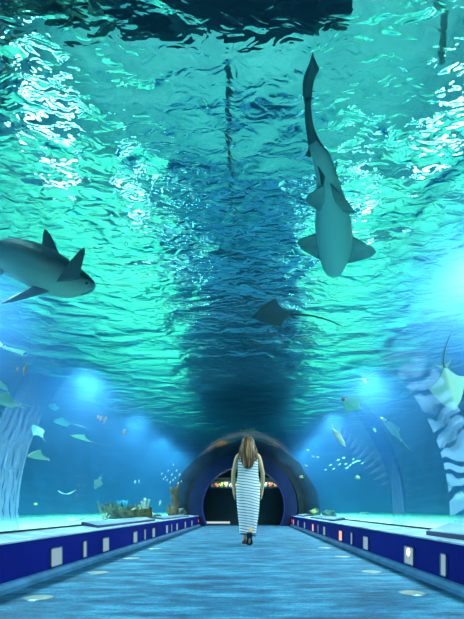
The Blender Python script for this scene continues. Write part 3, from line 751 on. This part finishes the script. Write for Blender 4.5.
# ================================================================= woman
S = 340/5.19
m_skin = simple('skin', (.72, .40, .22), .55, var=.08)
W0 = Vector((-.015, 5.19, 0))
person = thing('person', 'woman with long brown hair walking away in a striped sleeveless maxi dress', 'person', W0)
def skinned(name, verts, edges, radii, m, parent, root=0, sub=2):
    me = bpy.data.meshes.new('tmp'); me.from_pydata(verts, edges, []); o = bpy.data.objects.new('tmp', me); COL.objects.link(o)
    o.modifiers.new('s', 'SKIN'); sv = me.skin_vertices[0].data
    for i, r in enumerate(radii):
        sv[i].radius = r if isinstance(r, tuple) else (r, r); sv[i].use_root = i == root
    mod = o.modifiers.new('u', 'SUBSURF'); mod.levels = sub; mod.render_levels = sub
    dg = bpy.context.evaluated_depsgraph_get(); dg.update()
    me2 = bpy.data.meshes.new_from_object(o.evaluated_get(dg)); me2.name = name
    bpy.data.objects.remove(o); me2.materials.clear(); me2.materials.append(m)
    for p in me2.polygons: p.use_smooth = True
    q = bpy.data.objects.new(name, me2); COL.objects.link(q); q.parent = parent; return q
# +y is the walking direction (away from the viewer)
V = []; E = []; Rr = []
def J(p, r, par=None):
    V.append(p); Rr.append(r)
    if par is not None: E.append((par, len(V)-1))
    return len(V)-1
pel = J((0, 0, .90), (.145, .10)); wa = J((0, .0, 1.06), (.115, .085), pel); ch = J((0, 0, 1.24), (.135, .09), wa); ub = J((0, 0, 1.36), (.10, .065), ch)
nk = J((0, .005, 1.44), .045, ub); nk2 = J((0, .015, 1.49), .045, nk); hd = J((0, .03, 1.55), (.068, .082), nk2); ht = J((0, .025, 1.61), (.062, .07), hd)
for sx in (-1, 1):
    sh = J((sx*.155, 0, 1.365), .048, ub); el = J((sx*.222, -.01 if sx < 0 else -.02, 1.10), .035, sh); e2 = J((sx*.226, .01, .98), .032, el)
    wr = J((sx*.218, .03+.02*sx, .865), .022, e2); hn = J((sx*.216, .04+.02*sx, .80), (.020, .034), wr)
    for j, (dy, l) in enumerate(((-.026, .052), (-.009, .065), (.009, .070), (.026, .062))):
        f1 = J((sx*.215, .045+.02*sx+dy, .762), .0095, hn); f2 = J((sx*.208, .050+.02*sx+dy, .762-l*.5), .0088, f1); J((sx*.198, .050+.02*sx+dy, .762-l), .0075, f2)
    th = J((sx*.200, .075+.02*sx, .80), .011, hn); J((sx*.192, .090+.02*sx, .765), .009, th)
# legs: left planted ahead, right pushing off with heel up
hl = J((-.08, .01, .84), .085, pel); kl = J((-.065, .16, .47), .055, hl); al = J((-.045, .20, .085), .034, kl); tl_ = J((-.05, .30, .035), (.038, .026), al); J((-.05, .38, .025), (.034, .018), tl_)
hr = J((.08, .0, .84), .085, pel); kr = J((.07, .04, .47), .055, hr); ar = J((.03, -.14, .20), .034, kr); tr_ = J((.02, -.10, .07), (.038, .026), ar); J((.02, -.06, .035), (.034, .018), tr_)
b_ = skinned('body', V, E, Rr, m_skin, person)
bm = bmesh.new(); tube(bm, [(0, .105, 1.57), (0, .122, 1.55), (0, .112, 1.54)], [.008, .012, .010], 8)
obj('nose', bm, m_skin, person, smooth=True)
for sx in (-1, 1):
    bm = bmesh.new(); bmesh.ops.create_uvsphere(bm, u_segments=10, v_segments=8, radius=.012, matrix=Matrix.Translation((sx*.028, .098, 1.58))); obj('eye', bm, m_eye, person, smooth=True)
bm = bmesh.new(); tube(bm, [(-.022, .104, 1.518), (0, .111, 1.516), (.022, .104, 1.518)], .005, 6); obj('mouth', bm, simple('lips', (.5, .15, .13), .5), person)
# dress
m_dress, nt, out = mat('striped_dress'); b = nt.nodes.new('ShaderNodeBsdfPrincipled'); b.inputs['Roughness'].default_value = .8
sep = nt.nodes.new('ShaderNodeSeparateXYZ'); cc = coords(nt); nt.links.new(cc, sep.inputs[0])
nz = N(nt, 'ShaderNodeTexNoise', Scale=4.0, Detail=1.0); nt.links.new(cc, nz.inputs['Vector'])
m1 = N(nt, 'ShaderNodeMath', _operation='MULTIPLY_ADD'); m1.inputs[1].default_value = .16; nt.links.new(sep.outputs['X'], m1.inputs[0]); nt.links.new(sep.outputs['Z'], m1.inputs[2])
m2 = N(nt, 'ShaderNodeMath', _operation='MULTIPLY_ADD'); m2.inputs[1].default_value = .05; nt.links.new(nz.outputs[0], m2.inputs[0]); nt.links.new(m1.outputs[0], m2.inputs[2])
m3 = N(nt, 'ShaderNodeMath', _operation='MULTIPLY'); m3.inputs[1].default_value = 2*pi/.042; nt.links.new(m2.outputs[0], m3.inputs[0])
m4 = N(nt, 'ShaderNodeMath', _operation='SINE'); nt.links.new(m3.outputs[0], m4.inputs[0])
r = ramp(nt, m4.outputs[0], [(.0, (.74, .78, .82)), (.25, (.74, .78, .82)), (.75, (.14, .19, .27))]); nt.links.new(r.outputs[0], b.inputs['Base Color']); nt.links.new(b.outputs[0], out.inputs[0])
bm = bmesh.new(); rings = []
prof = smooth_path([(.11, .17, .11, .0, -.02), (.22, .130, .125, .0, -.01), (.40, .150, .15, .01, .0), (.62, .172, .15, .01, .0), (.82, .182, .142, .0, .0), (.92, .178, .132, 0, 0), (1.05, .152, .108, 0, 0), (1.18, .158, .112, 0, 0), (1.30, .150, .105, 0, 0), (1.375, .105, .075, 0, 0)], 40)
prof[0] = (.15, .122, .12, -.008, -.01)
for (z, wx, wy, ox, oy) in [(.155, .120, .125, -.008, -.01), (.20, .122, .125, -.006, -.01), (.30, .132, .135, 0, 0), (.42, .148, .145, 0, 0), (.55, .162, .148, 0, 0), (.68, .172, .148, 0, 0), (.80, .180, .142, 0, 0), (.90, .180, .136, 0, 0), (.98, .168, .12, 0, 0), (1.06, .156, .106, 0, 0), (1.15, .156, .108, 0, 0), (1.24, .158, .110, 0, 0), (1.31, .150, .103, 0, 0), (1.36, .128, .088, 0, 0), (1.395, .090, .07, 0, 0)]:
    fold = max(0, (.75-z))*.055
    rg = []
    for k in range(48):
        a = 2*pi*k/48; q = 1+fold*(sin(a*7+z*3)+.5*sin(a*4-z*6))/max(.12, wx)*.22
        rg.append(Vector((ox+wx*q*cos(a)+.03*max(0, .35-z)*sin(a*2), oy+wy*q*sin(a), z-(.03*sin(a+.6) if z < .18 else 0))))
    rings.append(rg)
vr = [[bm.verts.new(p) for p in rg] for rg in rings]
for a_, b2_ in zip(vr, vr[1:]):
    for k in range(48): bm.faces.new((a_[k], a_[(k+1) % 48], b2_[(k+1) % 48], b2_[k]))
bmesh.ops.recalc_face_normals(bm, faces=bm.faces[:]); bmesh.ops.solidify(bm, geom=bm.faces[:], thickness=-.004)
obj('dress', bm, m_dress, person, smooth=True)
# hair: cap and long locks
m_hair, nt, out = mat('hair'); b = nt.nodes.new('ShaderNodeBsdfPrincipled'); b.inputs['Roughness'].default_value = .45
n = N(nt, 'ShaderNodeTexNoise', Scale=20.0, Detail=3.0); nt.links.new(coords(nt, (2.2, 1, .14)), n.inputs['Vector'])
r = ramp(nt, n.outputs[0], [(.36, (.06, .018, .010)), (.52, (.20, .07, .03)), (.66, (.62, .32, .12))]); nt.links.new(r.outputs[0], b.inputs['Base Color']); nt.links.new(b.outputs[0], out.inputs[0])
bm = bmesh.new()
rings = []
for (z, wx, wy, oy) in [(1.665, .015, .02, .015), (1.655, .05, .06, .012), (1.62, .085, .095, .005), (1.56, .100, .105, -.012), (1.50, .108, .085, -.045), (1.44, .118, .06, -.075), (1.38, .120, .045, -.095), (1.32, .108, .035, -.11), (1.26, .095, .030, -.12), (1.20, .078, .024, -.125), (1.16, .05, .016, -.125)]:
    rings.append([Vector((wx*cos(a)*(1+.04*sin(9*a)), oy+wy*sin(a)*(1+.05*sin(11*a)), z)) for a in [2*pi*k/36 for k in range(36)]])
loft(bm, rings)
rnd = random.Random(3)
for k in range(26):
    u = -1+2*k/25; x0 = u*.075
    zend = 1.16+.05*rnd.random()+.10*abs(u)**2+rnd.choice((0, .02, -.02))
    sprd = .118*u+.012*rnd.uniform(-1, 1)
    pts = [(x0*.6, -.06, 1.62), (x0*1.1, -.095+.03*abs(u), 1.55), (sprd, -.120+.04*abs(u), 1.42), (sprd*1.05+.01*sin(k*2.), -.148+.045*abs(u), 1.30), (sprd*.78+.012*sin(k*1.3), -.152+.03*abs(u), zend)]
    pts = smooth_path(pts, 12)
    tube(bm, pts, [.013*(1-(j/12)**3*.8) for j in range(13)], 6)
obj('hair', bm, m_hair, person, smooth=True)
m_band = simple('bracelet', (.25, .65, .85), .4)
for sx in (-1, 1):
    bm = bmesh.new(); rg = [((sx*.219)+.029*cos(a), .032+.02*sx+.029*sin(a), .872) for a in [2*pi*k/16 for k in range(17)]]; tube(bm, rg, .006, 6); obj('bracelet', bm, m_band, person, smooth=True)
m_sole = simple('sole', (.035, .025, .03), .6); m_strap = simple('sandal_strap', (.40, .04, .05), .5)
def sandal(ank, toe, hx):
    ank, toe = Vector(ank), Vector(toe); dr = (toe-ank).normalized(); side = Vector((1, 0, 0)); up_ = side.cross(dr)
    bm = bmesh.new(); rings = []
    for s_, w in ((0, .024), (.06, .042), (.3, .042), (.55, .038), (.8, .052), (.95, .040), (1, .022)):
        p = ank.lerp(toe, s_); rings.append([p+side*(w*cx_)+up_*(h_) for cx_, h_ in ((-1, -.012), (1, -.012), (1, .012), (-1, .012))])
    loft(bm, rings); o = obj('sandal', bm, m_sole, person)
    for s_ in (.12, .70):
        bm = bmesh.new(); p = ank.lerp(toe, s_); tube(bm, [tuple(p+side*.038*cos(a)+up_*(.045*sin(a))) for a in [pi*k/8 for k in range(9)]], .008, 6)
        obj('strap', bm, m_strap, o)
sandal((.022, -.185, .205), (.022, -.075, .014), 0)
sandal((-.05, .16, .016), (-.05, .40, .014), 0)

# ---------------------------------------------------------------- camera
cam = bpy.data.cameras.new('camera'); co_ = bpy.data.objects.new('camera', cam); COL.objects.link(co_)
co_.location = (0, 0, CH); co_.rotation_euler = (pi/2, 0, 0)
cam.sensor_fit = 'VERTICAL'; cam.sensor_height = 36; cam.lens = F/619*36
cam.shift_x = (232-VPX)/619; cam.shift_y = (VPY-309.5)/619
cam.clip_start = .02
sc = bpy.context.scene; sc.camera = co_
sc.view_settings.view_transform = 'Standard'; sc.view_settings.look = 'None'; sc.view_settings.gamma = 1
sc.view_settings.use_curve_mapping = False
sc.view_settings.exposure = 0.0
w = bpy.data.worlds.new('world'); sc.world = w; w.use_nodes = True
w.node_tree.nodes['Background'].inputs[0].default_value = (.02, .05, .07, 1)
cy = sc.cycles
cy.use_denoising = True
cy.max_bounces = 12; cy.transmission_bounces = 8; cy.transparent_max_bounces = 16; cy.volume_bounces = 1
cy.sample_clamp_indirect = 8; cy.caustics_refractive = False; cy.caustics_reflective = False
